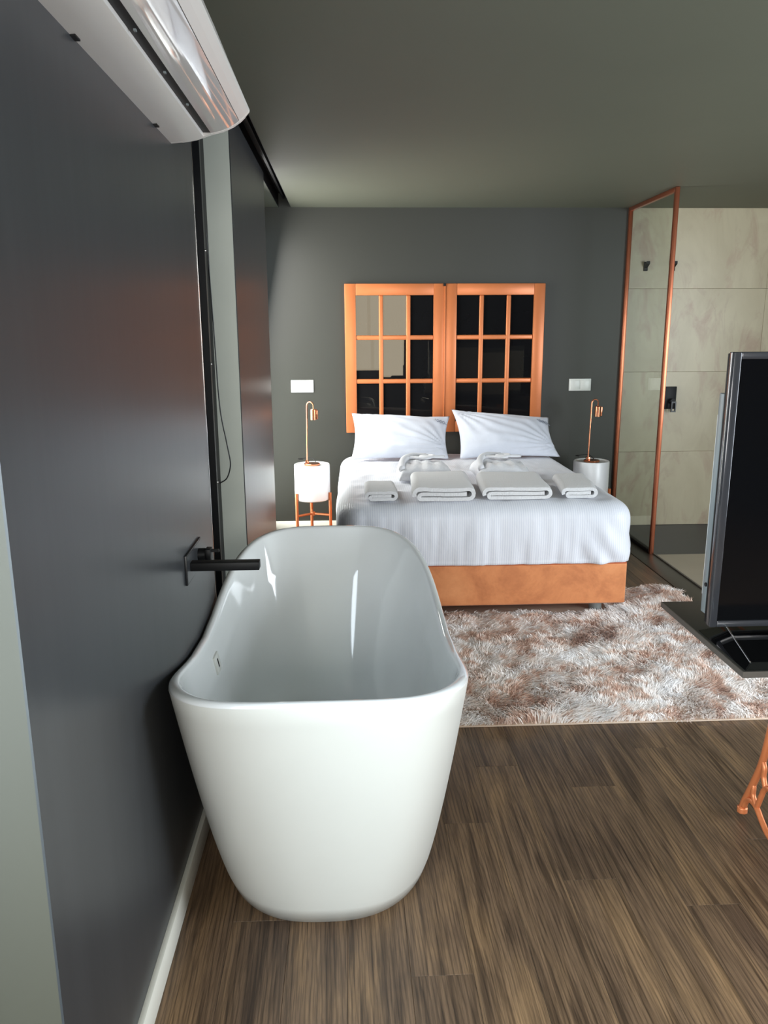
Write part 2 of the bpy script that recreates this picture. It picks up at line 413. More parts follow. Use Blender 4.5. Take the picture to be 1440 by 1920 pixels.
# window frames (left far, left behind, behind the camera, added right)
def winframe(name, axis, c, a0, a1, z0, z1, mull=()):
    t = .05; L = []
    def bx(u0, u1, w0, w1): L.append((c-.03, c+.03, u0, u1, w0, w1) if axis == 'x' else (u0, u1, c-.03, c+.03, w0, w1))
    bx(a0, a0+t, z0, z1); bx(a1-t, a1, z0, z1); bx(a0+t, a1-t, z0, z0+t); bx(a0+t, a1-t, z1-t, z1)
    for m_ in mull: bx(m_-.03, m_+.03, z0+t, z1-t)
    w_ = struct(boxes(name, L, M['blackmetal']))
    g_ = (c-.004, c+.004, a0+t, a1-t, z0+t, z1-t) if axis == 'x' else (a0+t, a1-t, c-.004, c+.004, z0+t, z1-t)
    box('glass_pane', *g_, M['glass'], w_); return w_
winframe('window_1', 'x', -.74, 5.0, YB, .06, 2.38)
winframe('window_2', 'x', -.92, -2.22, .9, .1, 2.38, (-.66,))
winframe('window_3', 'y', YF-.06, -.45, 1.05, .85, 2.4, (.35,))
winframe('added_window_4', 'x', XR+.05, .3, 2.8, .3, 2.4, (1.55,))  # unseen window added for the fill from the right
# ceiling with a recessed curtain slot
SY0, SX0, SX1 = 1.0, -.515, -.42
ce = struct(boxes('ceiling', [(-1.0, SX0, YF-.1, YB+.1, HC, HC+.12), (SX1, XR+.1, YF-.1, YB+.1, HC, HC+.12), (SX0, SX1, YF-.1, SY0, HC, HC+.12)], M['ceil']), 'dark painted ceiling')
boxes('curtain_slot', [(SX0, SX1, SY0, YB, HC+.10, HC+.12), (SX0, SX0+.003, SY0, YB, HC+.0005, HC+.10), (SX1-.003, SX1, SY0, YB, HC+.0005, HC+.10), (SX0+.035, SX0+.05, SY0, YB, HC+.06, HC+.10)], M['black'], ce)
# skirting
struct(box('baseboard_left', XW-.004, XW+.014, 1.107, 2.70, 0, .08, M['white_trim'], bev=.003))
struct(box('baseboard_left_far', XW-.004, XW+.014, 3.59, 4.98, 0, .08, M['white_trim'], bev=.003))
struct(box('baseboard_back', -.62, 2.12, YB-.015, YB, 0, .08, M['white_trim'], bev=.003))

# ================================================================== BATHTUB
CX, CY = -.087, 2.368
tub = thing('bathtub', 'white freestanding bathtub with raised back end beside the dark panel', 'bathtub', (CX, CY, 0))
NA = 128
def se(n, a, b, t):
    c, s = math.cos(t), math.sin(t)
    return math.copysign(abs(c)**(2/n), c)*b, math.copysign(abs(s)**(2/n), s)*a
def ring(cy, af, ab, b, nf, nb, zf):
    out = []
    for k in range(NA):
        t = 2*PI*k/NA; fr = math.sin(t) < 0
        # blend exponents smoothly round the sides
        w = .5+.5*math.tanh(-math.sin(t)*9); n = nb+(nf-nb)*w
        x, y = se(n, af if fr else ab, b, t)
        out.append((CX+x, cy+y, zf(y, af if fr else ab, fr)))
    return out
AF, AB, BW = .718, .812, .398
RIM = (.746, .694, .636, .645, .714, .793)          # rim height front to back
def rimz(y, a, fr):
    v = max(-1, min(1, y/a)); u = (AF*(1+v) if fr else AF+AB*v)/(AF+AB)*5; z = 0
    for i in range(6):
        q = 1
        for j in range(6):
            if j != i: q *= (u-j)/(i-j)
        z += RIM[i]*q
    return z
rings = []
NO = 14
for i in range(NO+1):
    t = i/NO; f = t**.91
    L = lambda a, b: a+(b-a)*f
    rings.append(ring(L(2.43, CY), L(.582, AF), L(.575, AB), L(.335, BW), L(2.6, 4.9), L(2.6, 3.5),
                      lambda y, a, fr, t=t: (rimz(y, a, fr)-.010)*t))
for da, dz in ((-.003, -.003), (-.009, 0), (-.016, 0), (-.023, -.003), (-.026, -.010)):
    rings.append(ring(CY, AF+da, AB+da, BW+da, 4.9, 3.5, lambda y, a, fr, dz=dz: rimz(y, a, fr)+dz))
NI = 28; nouter = len(rings)
for i in range(1, NI+1):
    s = i/NI; t = max(.0, 1-s*(1-.15/.70)); f = t**.91
    q = .70+.30*((1-s**3.2)**(1/3.2) if s < 1 else 0)
    L = lambda a, b: a+(b-a)*f
    dr = .026+.012*min(1, s*4)
    rings.append(ring(L(2.43, CY), (L(.582, AF)-dr)*q, (L(.575, AB)-dr)*(q-.15*s), (L(.335, BW)-dr)*q, L(2.6, 4.9), L(2.6, 3.5),
                      lambda y, a, fr, s=s: (rimz(y, a, fr)-.010)*(1-s)+.15*s))
bm = bmesh.new(); R = [[bm.verts.new(p) for p in r] for r in rings]
for A, B in zip(R, R[1:]):
    for k in range(NA): bm.faces.new((A[k], A[(k+1) % NA], B[(k+1) % NA], B[k]))
bm.faces.new(R[0][::-1])
cv = bm.verts.new((CX, 2.43, .148))
mid = [bm.verts.new((CX+(v.co.x-CX)*.5, 2.43+(v.co.y-2.43)*.5, .1485)) for v in R[-1]]
for k in range(NA):
    bm.faces.new((R[-1][k], R[-1][(k+1) % NA], mid[(k+1) % NA], mid[k])); bm.faces.new((mid[k], mid[(k+1) % NA], cv))
shell = bm_obj('shell', bm, M['acryl'], tub, True)
shell.data.materials.append(M['acryl_out'])
for p in shell.data.polygons:
    if p.index < NO*NA: p.material_index = 1
def tub_inner_point(yw, z):
    """left inner wall point and inward normal at world y, height z"""
    best = None
    for i in range(nouter+1, len(rings)-1):
        for k, p in enumerate(rings[i]):
            if p[0] < CX:
                d = (p[1]-yw)**2+(p[2]-z)**2
                if best is None or d < best[0]: best = (d, i, k)
    _, i, k = best; p = Vector(rings[i][k])
    n = (Vector(rings[i][k+1])-Vector(rings[i][k-1])).cross(Vector(rings[i+1][k])-Vector(rings[i-1][k])).normalized()
    return p, (n if n.x > 0 else -n)
op, on = tub_inner_point(2.44, .545)
def tilted_plate(name, c, w, h, th, mat, parent, nrm, bev=.002):
    bm = bmesh.new(); add_box(bm, -th/2, th/2, -w/2, w/2, -h/2, h/2, bev)
    zl = (Vector((0, 0, 1))-nrm*nrm.z).normalized(); yl = zl.cross(nrm)
    R3 = Matrix((nrm, yl, zl)).transposed()
    bmesh.ops.rotate(bm, verts=bm.verts, cent=(0, 0, 0), matrix=R3)
    bmesh.ops.translate(bm, vec=c, verts=bm.verts); return bm_obj(name, bm, mat, parent, True, None, True)
ov = tilted_plate('overflow_plate', op+on*.003, .062, .058, .008, M['acryl_out'], tub, on)
tilted_plate('overflow_slot', op+on*.0065, .011, .028, .003, M['black'], ov, on, .0005)
lathe('drain', CX, 2.15, [(0, .155), (.028, .155), (.032, .150), (.032, .1475)], M['acryl_out'], tub, 24)

# ================================================================== WALL TAP
tap = thing('bath_tap', 'black wall mounted spout tap on square plate above the bathtub', 'tap', (XW, 2.33, .89))
box('wall_plate', XW, XW+.007, 2.222, 2.452, .848, .938, M['blackmetal'], tap, bev=.001)
box('plate_face', XW+.0068, XW+.0076, 2.226, 2.448, .852, .934, M['panel'], tap)
bm = bmesh.new(); add_box(bm, XW+.007, -.278, 2.262, 2.300, .880, .905, .002)
bm_obj('spout', bm, M['black'], tap, True, None, True)
bm = bmesh.new(); add_tube(bm, [(XW+.007, 2.40, .893), (XW+.03, 2.40, .893)], .021, 20); hd = bm_obj('handle', bm, M['black'], tap, True, None, True)
bm = bmesh.new(); add_box(bm, XW+.03, XW+.048, 2.380, 2.420, .874, .914, .003); bm_obj('lever_block', bm, M['black'], hd, True, None, True)
box('lever', XW+.048, XW+.072, 2.394, 2.406, .902, .910, M['black'], hd)

# ================================================================== AIR CONDITIONER
ac = thing('air_conditioner', 'white wall mounted air conditioner near the ceiling above the bathtub', 'air conditioner', (XW, 1.90, 2.09))
prof = [(XW, 2.092), (-.456, 2.095), (-.420, 2.101), (-.398, 2.108), (-.398, 2.135), (-.376, 2.140), (-.376, 2.1165),
        (-.343, 2.124), (-.315, 2.136), (-.294, 2.1495), (-.281, 2.161), (-.268, 2.1755), (-.2675, 2.18), (-.276, 2.2), (-.318, 2.30), (-.36, 2.385), (XW, 2.392)]
Y0, Y1 = 1.42, 2.385
prism('housing', prof[:6]+[(-.378, 2.36), (XW, 2.385)], Y0, Y1, M['plastic'], ac, smooth=True)
prism('front_panel', [(-.376, 2.1165), (-.36, 2.1195), (-.343, 2.124), (-.328, 2.1295), (-.315, 2.136), (-.304, 2.1425), (-.297, 2.1475), (-.297, 2.16), (-.376, 2.15)], Y0, Y1, M['gloss_plastic'], ac, smooth=True)
prism('lower_lip', [(-.2955, 2.1485), (-.281, 2.161), (-.270, 2.1735), (-.2675, 2.18), (-.276, 2.2), (-.318, 2.30), (-.352, 2.385), (-.377, 2.385), (-.377, 2.152), (-.296, 2.162)], Y0, Y1, M['plastic'], ac)
capp = [(XW, 2.092), (-.456, 2.095), (-.420, 2.101), (-.398, 2.108), (-.376, 2.1150), (-.343, 2.1228), (-.315, 2.1348), (-.294, 2.1483), (-.281, 2.160), (-.268, 2.1745), (-.2675, 2.18), (-.276, 2.2), (-.318, 2.30), (-.36, 2.385), (XW, 2.392)]
prism('end_cap', capp, Y1, Y1+.016, M['plastic'], ac, bev=.003)
prism('end_cap', capp, Y0-.016, Y0, M['plastic'], ac, bev=.003)
box('air_slot', -.398, -.376, Y0+.01, Y1, 2.118, 2.128, M['black'], ac)
for yy in (1.62, 1.86, 2.10): box('vane_clip', -.388, -.383, yy, yy+.008, 2.114, 2.118, M['steel'], ac)
for yy in (1.575, 2.185): box('dark_notch', XW+.0, XW+.010, yy, yy+.028, 2.0895, 2.0945, M['black'], ac)  # black pieces drawn for the dark recessed notches along the wall edge

# loose cable hanging in the recess
cab = tube('cable', spline([(-.602, 3.555, 2.0), (-.592, 3.56, 1.6), (-.583, 3.56, 1.26), (-.560, 3.56, 1.09), (-.548, 3.56, .995), (-.566, 3.56, .93), (-.600, 3.56, .905)], 8), .0028, M['cord'], None, 6, loc=(-.59, 3.56, .9))
tag(cab, 'thin black cable hanging loose in the recess beside the dark panel', 'cable')

# ================================================================== BED
BX0, BX1, BY0, BY1 = -.055, 1.54, 4.15, 6.22
bed = thing('bed', 'double bed with white duvet and tan suede base on the shaggy rug', 'bed', ((BX0+BX1)/2, 5.2, 0))
box('base', BX0, BX1, BY0, BY1, .075, .315, M['suede'], bed, bev=.012, seg=3)
box('mattress', BX0+.03, BX1-.03, BY0+.04, BY1-.02, .315, .585, M['pillow'], bed, bev=.04, seg=3)
for lx in (.10, 1.405):
    for ly in (4.26, 6.1):
        lathe('leg', lx, ly, [(0, .0), (.034, .0), (.036, .006), (.036, .07), (.030, .075), (0, .075)], M['grey'], bed, 20)
box('piping', BX0+.004, BX1-.004, BY0-.002, BY1, .309, .317, plain('piping', srgb(176, 84, 44), .7), bed, bev=.003)

# duvet: a draped shell over the mattress
def fb(x, y, z, sc, oc=4):
    v = 0; a = 1
    for i in range(oc):
        v += a*noise.noise(Vector((x*sc, y*sc, z*sc))); sc *= 2; a *= .5
    return v
DX0, DX1, DY0, DY1 = BX0-.012, BX1+.012, BY0-.012, 6.05
DT, DB, DR, CR = .660, .316, .085, .12   # top, hem, edge radius, corner radius
dcx, dcy = (DX0+DX1)/2, (DY0+DY1)/2; dhx, dhy = (DX1-DX0)/2, (DY1-DY0)/2
NP = 420
def outline(ins):
    """rounded rectangle inset by ins, points spread evenly along the outer outline"""
    hx, hy = dhx-ins, dhy-ins; cr = max(CR-ins*.6, .012); cr = min(cr, hx-.001, hy-.001); out = []
    sx, sy = 2*(dhx-CR), 2*(dhy-CR); q = PI*CR/2; tot = 2*sx+2*sy+4*q
    for k in range(NP):
        s_ = tot*k/NP
        segs = ((sx, 0), (q, 1), (sy, 0), (q, 1), (sx, 0), (q, 1), (sy, 0), (q, 1))
        for i, (ln_, kind) in enumerate(segs):
            if s_ <= ln_: break
            s_ -= ln_
        f = s_/ln_; side = i//2
        # side 0 foot (y min) left->right, 1 right, 2 head, 3 left
        c = ((hx-cr, -hy+cr), (hx-cr, hy-cr), (-hx+cr, hy-cr), (-hx+cr, -hy+cr))
        d0 = ((0, -1), (1, 0), (0, 1), (-1, 0))[side]
        if kind == 0:
            A_, B_ = c[side-1], c[side]
            x_ = A_[0]+(B_[0]-A_[0])*f+d0[0]*cr; y_ = A_[1]+(B_[1]-A_[1])*f+d0[1]*cr; nx, ny = d0
        else:
            a_ = math.atan2(d0[1], d0[0])+f*PI/2; nx, ny = math.cos(a_), math.sin(a_)
            x_ = c[side][0]+nx*cr; y_ = c[side][1]+ny*cr
        out.append((dcx+x_, dcy+y_, nx, ny))
    return out
prof_d = [(.022, DB+.004), (.006, DB-.001), (-.004, DB+.006)]
nh = 20
for i in range(1, nh+1): prof_d.append((0, DB+.006+(DT-DR-DB-.006)*i/nh))
for i in range(1, 13):
    a = PI/2*i/12; prof_d.append((DR*(1-math.cos(a)), DT-DR+DR*math.sin(a)))
ntop = 46; mxi = dhx-.004
for i in range(1, ntop+1): prof_d.append((DR+(mxi-DR)*i/ntop, DT))
bm = bmesh.new(); G = []
cxr, cyr = DX1-.05, DY0+.05
for ins, z in prof_d:
    row = []
    for X, Y, nx, ny in outline(max(ins, 0)):
        hang = min(1, max(0, (DT-z)/(DT-DB))); n = fb(X, Y, z, 3.2, 3); zz = z
        n2 = fb(X*9+Y*9, z*1.4, 3.0, 1.0, 3)          # long near-vertical creases
        n3 = fb(X*24+Y*24, z*2.2, 8.0, 1.0, 2)
        off = -min(ins, 0)
        if hang > 0:
            bulge = math.sin(PI*min(1, hang*.95))*.018
            grip = hang**1.5
            off += bulge+(.011*n2+.005*n3)*min(1, hang*2.0)+.007*n*hang
            # gathered tuck at the right foot corner
            dc = math.hypot(X-cxr, Y-cyr); w = math.exp(-(dc/.22)**2)*grip
            off += w*(.016+.016*math.sin((X-Y)*46+z*30))
            # centre seam at the foot
            if ny < -.9: off += .005*math.exp(-((X-.72)/.006)**2)*min(1, hang*3)
            X += nx*off; Y += ny*off
        flat = min(1, max(0, (ins-.02)/.10))
        zz += flat*(.008*n+.004*fb(X*3, Y*1.2, 1, 4, 3)+.010*math.sin((X-DX0)/(DX1-DX0)*PI)-.006)
        zz += flat*.004*math.sin(Y*24+4*n)*math.exp(-((X-.15)/.3)**2)
        row.append(bm.verts.new((X, Y, zz)))
    G.append(row)
for A, B in zip(G, G[1:]):
    for k in range(NP): bm.faces.new((A[k], A[(k+1) % NP], B[(k+1) % NP], B[k]))
bm.faces.new(G[-1])
duv = bm_obj('duvet', bm, M['duvet'], bed, True); duv['label'] = 'white striped duvet'

# pillows
def pillow(name, TL, TR, BL, BR, depth, label, seed, group):
    TL, TR, BL, BR = map(Vector, (TL, TR, BL, BR)); c = (TL+TR+BL+BR)/4
    nx = (TR-TL+BR-BL).normalized(); nz = (TL-BL+TR-BR).normalized(); ny = nx.cross(nz).normalized()   # away from the wall = -ny?
    if ny.y > 0: ny = -ny
    N = 44; bm = bmesh.new(); lay = []
    for side in (1, -1):
        g = []
        for i in range(N+1):
            r = []
            for j in range(N+1):
                if side < 0 and (i in (0, N) or j in (0, N)): r.append(lay[0][i][j]); continue
                u, v = i/N, j/N
                p = TL*(1-u)*v+TR*u*v+BL*(1-u)*(1-v)+BR*u*(1-v)
                a, b = 2*u-1, 2*v-1
                # edges draw in between the pointed corners
                p += nx*(-a*.030*(1-b*b))*abs(a)**2 + nz*(-b*.022*(1-a*a))*abs(b)**2
                th = max(0, (1-abs(a)**2.3)*(1-abs(b)**2.3))**.62*depth
                w = fb(u*2.2+seed, v*1.6, seed*.7, 1.6, 3)*.5
                # creases fanning out of the corners
                ang = math.atan2(v-1.02, u+.02); rad = math.hypot(u, 1-v)
                cr = math.sin(ang*26+seed)*math.exp(-rad*2.6)*.012
                ang2 = math.atan2(v-.2, 1.02-u); rad2 = math.hypot(1-u, v-.2)
                cr += math.sin(ang2*22+seed*2)*math.exp(-rad2*2.8)*.012
                wk = (w*.016+cr)*min(1, th/(.3*depth))
                p += ny*side*(th*(1 if side > 0 else .6)+wk*(1 if side > 0 else .2))
                r.append(bm.verts.new(p))
            g.append(r)
        lay.append(g)
        for i in range(N):
            for j in range(N):
                q = (g[i][j], g[i+1][j], g[i+1][j+1], g[i][j+1])
                if len(set(q)) == 4: bm.faces.new(q)
    root = thing(name, label, 'pillow', (c.x, c.y, BL.z), group)
    bm_obj('cover', bm, M['pillow'], root, True)
    # small stitched monogram near the upper outer corner
    u0, v0 = .84, .80
    def surf(u, v):
        p = TL*(1-u)*v+TR*u*v+BL*(1-u)*(1-v)+BR*u*(1-v); a, b = 2*u-1, 2*v-1
        th = max(0, (1-abs(a)**2.3)*(1-abs(b)**2.3))**.62*depth
        return p+ny*(th+.008)
    bm = bmesh.new()
    for k, (du, dv, amp) in enumerate(((0, 0, .028), (.02, -.045, .022))):
        add_tube(bm, [surf(u0+du+t*.11, v0+dv-t*.03+amp*.8*math.sin(t*31+k*2)*math.sin(t*9+k)) for t in np.linspace(0, 1, 22)], .0022, 5)
    bm_obj('embroidery', bm, M['ink'], root, True)
    return root
pillow('pillow', (.012, 5.98, .985), (.765, 6.0, .95), (.00, 5.66, .672), (.72, 5.66, .672), .085, 'white pillow on the left half of the bed against the headboard', 1.3, 'bed pillows')
pillow('pillow', (.775, 5.99, 1.005), (1.53, 6.0, .935), (.80, 5.66, .672), (1.56, 5.72, .668), .085, 'white pillow on the right half of the bed, next to the shower side', 4.1, 'bed pillows')

# towels: a folded sheet swept along its depth
def folded(name, x0, x1, y0, y1, z0, layers, th, mat, label, cat, group=None, seed=0, shear=0.0, droop=0):
    """cross-section in (x,z) is one sheet rolled over itself; layers = total height"""
    w = x1-x0; r = th/2; h = layers; path = []; R_ = (h-th)/2; r4 = (h/2-r)/2
    def arc(cx, cz, rad, a0, a1, n):
        for k in range(1, n+1):
            a = a0+(a1-a0)*k/n; path.append((cx+rad*math.cos(a), cz+rad*math.sin(a)))
    xl = R_+.012
    for k in range(9): path.append((w-1.3*R_-(w-1.3*R_-xl)*k/8, h/2))
    arc(xl, (h/2+r)/2, r4, PI/2, 1.5*PI, 6)
    for k in range(1, 9): path.append((xl+(w-R_-xl)*k/8, r))
    arc(w-R_, h/2, R_, -PI/2, PI/2, 10)
    for k in range(1, 9): path.append((w-R_-(w-2*R_)*k/8, h-r))
    arc(R_, h/2, R_, PI/2, 1.13*PI, 7)
    # offset polygon
    P = [Vector((a, 0, b)) for a, b in path]; L, Rr = [], []
    for i, p in enumerate(P):
        d = (P[min(i+1, len(P)-1)]-P[max(0, i-1)]).normalized(); nrm = Vector((-d.z, 0, d.x))
        L.append(p+nrm*r*.96); Rr.append(p-nrm*r*.96)
    poly = L+Rr[::-1]; n = len(poly)
    root_loc = ((x0+x1)/2, (y0+y1)/2, z0); NYs = 16; bm = bmesh.new(); rings = []
    for j in range(NYs+1):
        t = j/NYs; e = min(t, 1-t); rd = 1-.06*max(0, 1-e/.06)
        row = []
        for q in poly:
            y = y0+(y1-y0)*t; xx = x0+q.x+shear*(t)
            zz = q.z*rd
            nn = fb(xx*1.5+seed, y*1.5, zz*2, 4, 3)
            xx += .004*nn; zz = zz*(1+.07*nn)+.0015*fb(xx*3, y*3, seed, 9, 2)
            yy = y+(.006*fb(xx+seed, zz*4, 0, 6, 2) if j in (0, NYs) else 0)
            row.append(bm.verts.new((xx, yy, z0+max(.0, zz))))
        rings.append(row)
    for A, B in zip(rings, rings[1:]):
        for k in range(n): bm.faces.new((A[k], A[(k+1) % n], B[(k+1) % n], B[k]))
    for rgn in (rings[0], rings[-1]):
        m = len(L)
        for k in range(m-1): bm.faces.new((rgn[k], rgn[k+1], rgn[n-2-k], rgn[n-1-k]))
    o = bm_obj(name, bm, mat, None, True, loc=root_loc, autosmooth=True)
    tag(o, label, cat, group); return o
ZB = .667
folded('hand_towel', .085, .250, 4.235, 4.56, ZB, .058, .0185, M['terry'], 'small white folded hand towel, leftmost on the foot of the bed', 'towel', 'folded towels on the bed', 1)
folded('bath_towel', .345, .672, 4.20, 4.74, ZB+.002, .080, .023, M['terry'], 'large white folded bath towel in front of the left bathrobe', 'towel', 'folded towels on the bed', 2, shear=.03)
folded('bath_towel', .735, 1.105, 4.22, 4.72, ZB+.002, .072, .021, M['terry'], 'large white folded bath towel in front of the right bathrobe', 'towel', 'folded towels on the bed', 3, shear=.04)
folded('hand_towel', 1.185, 1.372, 4.25, 4.72, ZB-.002, .064, .020, M['terry'], 'small white folded hand towel, rightmost on the foot of the bed', 'towel', 'folded towels on the bed', 4, shear=.07)

def robe(x0, x1, y0, y1, z0, label, seed):
    root = thing('bathrobe', label, 'bathrobe', ((x0+x1)/2, (y0+y1)/2, z0), 'folded bathrobes on the bed')
    NX, NY_ = 40, 34; bm = bmesh.new(); g = []
    for i in range(NX+1):
        row = []
        for j in range(NY_+1):
            a, b = 2*i/NX-1, 2*j/NY_-1
            k = (max(0, 1-abs(a)**5)*max(0, 1-abs(b)**5))**.4
            X = (x0+x1)/2+a*(x1-x0)/2; Y = (y0+y1)/2+b*(y1-y0)/2
            pl = .005*math.sin(X*80+2*fb(X, Y, seed, 4, 2))*(1 if Y < (y0+y1)/2+.03 else .3)
            n = fb(X+seed, Y, 0, 6, 3)
            z = z0+(.088+.016*n+pl)*k
            X += .012*n*(abs(a) > .8); Y += .012*fb(X, Y+seed, 1, 7, 2)
            row.append(bm.verts.new((X, Y, z)))
        g.append(row)
    for i in range(NX):
        for j in range(NY_): bm.faces.new((g[i][j], g[i+1][j], g[i+1][j+1], g[i][j+1]))
    bm.faces.new([g[i][0] for i in range(NX, -1, -1)]+[g[0][j] for j in range(1, NY_+1)]+[g[i][NY_] for i in range(1, NX+1)]+[g[NX][j] for j in range(NY_-1, 0, -1)])
    bm_obj('body', bm, M['waffle'], root, True)
    # knotted belt lying on top
    cx, cy = (x0+x1)/2+.02, y0+.33*(y1-y0)+.1
    P = spline([(cx-.14, cy+.05, z0+.100), (cx-.07, cy+.02, z0+.108), (cx+.0, cy-.03, z0+.114), (cx+.05, cy+.02, z0+.120), (cx+.02, cy+.07, z0+.118), (cx-.03, cy+.03, z0+.116), (cx+.04, cy-.02, z0+.122), (cx+.12, cy+.03, z0+.110)], 6)
    bm = bmesh.new(); add_tube(bm, P, .014, 8)
    for v_ in bm.verts: v_.co.z = (v_.co.z-(z0+.11))*.7+z0+.108
    bm_obj('belt', bm, M['waffle'], root, True)
    # collar
    bm = bmesh.new(); add_tube(bm, spline([(x0+.02, y0+.05, z0+.065), (x0+.035, y0+.2, z0+.095), (x0+.10, y1-.08, z0+.105), (x0+.2, y1-.04, z0+.095)], 6), .022, 8)
    bm_obj('collar', bm, M['waffle'], root, True)
    return root
robe(.30, .64, 4.79, 5.20, ZB+.008, 'white folded bathrobe with belt behind the left bath towel', 1.1)
robe(.80, 1.14, 4.79, 5.20, ZB+.008, 'white folded bathrobe with belt behind the right bath towel', 5.3)

# ================================================================== HEADBOARD: two glazed leaves
def leaf(x0, label, hinge):
    z0, z1, y0, y1 = .802, 1.945, YB-.036, YB-.004
    r = thing('glazed_panel', label, 'headboard', (x0, YB-.004, z0), 'old glazed window leaves used as headboard')
    sw, pwid, mw, rh, ph = .086, .178, .034, .086, .300
    x1 = x0+2*sw+3*pwid+2*mw
    f = M['copper_frame']
    for a in (x0, x1-sw): box('stile', a, a+sw, y0, y1, z0, z1, f, r, bev=.004)
    for a in (z0, z1-rh): box('rail', x0+sw, x1-sw, y0+.001, y1, a, a+rh, f, r, bev=.003)
    ix0, iz0 = x0+sw, z0+rh
    for k in range(2):
        a = ix0+pwid*(k+1)+mw*k; box('muntin', a, a+mw, y0+.004, y1-.002, iz0, z1-rh, f, r, bev=.008, seg=3)
    hgap = (z1-z0-2*rh-3*ph)/2
    for k in range(2):
        a = iz0+ph*(k+1)+hgap*k; box('muntin', ix0, x1-sw, y0+.005, y1-.002, a, a+hgap, f, r, bev=.008, seg=3)
    for i in range(3):
        for j in range(3):
            a = ix0+(pwid+mw)*i; b = iz0+(ph+hgap)*j
            o = box('glass_pane', a-.004, a+pwid+.004, y1-.014, y1-.009, b-.004, b+ph+.004, M['mirror'], r)
            # hand-set panes sit a touch out of true
            rx, rz = random.uniform(-.006, .006), random.uniform(-.006, .006)
            c = Vector((a+pwid/2-x0, -.0115, b+ph/2-z0))
            o.data.transform(Matrix.Translation(c) @ Matrix.Rotation(rx, 4, 'X') @ Matrix.Rotation(rz, 4, 'Z') @ Matrix.Translation(-c))
    if hinge: box('astragal', x1-.004, x1+.0075, y0-.006, y0+.01, z0, z1, f, r, bev=.003); box('bolt', x1-.012, x1+.007, y0-.010, y0, z1-.02, z1+.001, M['black'], r)
    return x1
xe = leaf(-.030, 'left copper framed leaf of nine dark glass panes behind the left pillow', True)
leaf(xe+.008, 'right copper framed leaf of nine dark glass panes behind the right pillow', False)

# ================================================================== NIGHTSTANDS + LAMPS
def nightstand(cx, cy, label, mat):
    r = thing('nightstand', label, 'nightstand', (cx, cy, 0), 'round nightstands on copper legs')
    lathe('drum', cx, cy, [(0, .345), (.118, .345), (.130, .352), (.134, .365), (.134, .612), (.130, .618), (.124, .618), (.122, .614), (.121, .610), (0, .610)], mat, r, 48)
    for a in (217, 337, 97):
        A = math.radians(a); x_, y_ = cx+.145*math.cos(A), cy+.145*math.sin(A)
        tube('leg', [(x_, y_, 0), (x_, y_, .408)], .0115, M['copper_paint'], r, 12)
        tube('brace', [(cx, cy, .235), (cx+.136*math.cos(A), cy+.136*math.sin(A), .235)], .009, M['copper_paint'], r, 10)
    lathe('hub', cx, cy, [(0, .222), (.016, .222), (.018, .235), (.016, .248), (0, .248)], M['copper_paint'], r, 16)
    return r
n1 = nightstand(-.292, 5.85, 'round white nightstand on copper legs left of the bed', M['nightwhite'])
n2 = dup(n1, (1.838, 5.85, 0), 'round white nightstand right of the bed beside the glass', 'round nightstands on copper legs')

def table_lamp(cx, cy, z0, ang, label):
    r = thing('table_lamp', label, 'lamp', (cx, cy, z0), 'copper table lamps on the nightstands')
    e = .0005
    lathe('base', cx+.035, cy+.02, [(0, z0), (.058, z0), (.060, z0+.003), (.060, z0+.012), (.057, z0+.015), (0, z0+.015)], M['copper'], r, 32)
    box('socket', cx-.014, cx+.014, cy-.014, cy+.014, z0+.012, z0+.040, M['copper'], r, bev=.003)
    dx, dy = math.cos(ang), math.sin(ang); R_ = .026; zt = z0+.445
    P = [(cx, cy, z0+.03), (cx+.004*dx, cy+.004*dy, z0+.25), (cx+.008*dx, cy+.008*dy, zt)]
    for k in range(1, 11):
        a = PI-PI*k/10; P.append((cx+(.008+R_+R_*math.cos(a))*dx, cy+(.008+R_+R_*math.cos(a))*dy, zt+R_*math.sin(a)*1.1))
    hx, hy = cx+(.008+2*R_)*dx, cy+(.008+2*R_)*dy
    P.append((hx, hy, zt-.03)); tube('stem', P, .0052, M['copper'], r, 10)
    zb = zt-.10
    lathe('shade', hx, hy, [(0, zb+.078), (.020, zb+.078), (.023, zb+.074), (.023, zb), (.020, zb), (.020, zb+.07), (0, zb+.07)], M['copper'], r, 24)
    cl = box('switch_key', hx+dx*.026-.006, hx+dx*.026+.008, hy+dy*.026-.006, hy+dy*.026+.006, zb+.004, zb+.072, M['copper'], r, bev=.002)
    lathe('bulb', hx, hy, [(0, zb+.002), (.012, zb+.006), (.016, zb+.02), (.010, zb+.045), (0, zb+.05)], M['nightwhite'], r, 16)
    tube('cord', spline([(cx+.07, cy+.05, z0+.008), (cx+.03, cy+.085, z0+.045), (cx-.04, cy+.09, z0+.04), (cx-.075, cy+.075, z0+.04), (cx-.04, cy+.105, z0+.03)], 6), .003, M['cord'], r, 6)
    return r
table_lamp(-.325, 5.82, .6105, math.radians(-20), 'copper table lamp with hooked stem on the left nightstand')
table_lamp(1.800, 5.82, .6105, math.radians(8), 'copper table lamp with hooked stem on the right nightstand')

# ================================================================== SWITCH PLATES
def switch(x0, z0, splits, label):
    r = thing('switch_plate', label, 'switch', (x0, YB, z0), 'white double switch plates')
    w, h = .177, .096
    box('frame', x0, x0+w, YB-.009, YB, z0, z0+h, M['switch'], r, bev=.003)
    a = x0+.010
    for s in splits:
        b = a+s*(w-.020); box('rocker', a+.001, b-.001, YB-.013, YB-.008, z0+.012, z0+h-.012, M['switch'], r, bev=.002); a = b
    return r
switch(-.461, 1.122, (.84, .16), 'white wide switch plate on the wall above the left nightstand')
switch(1.752, 1.117, (.5, .5), 'white twin rocker switch plate on the wall above the right nightstand')

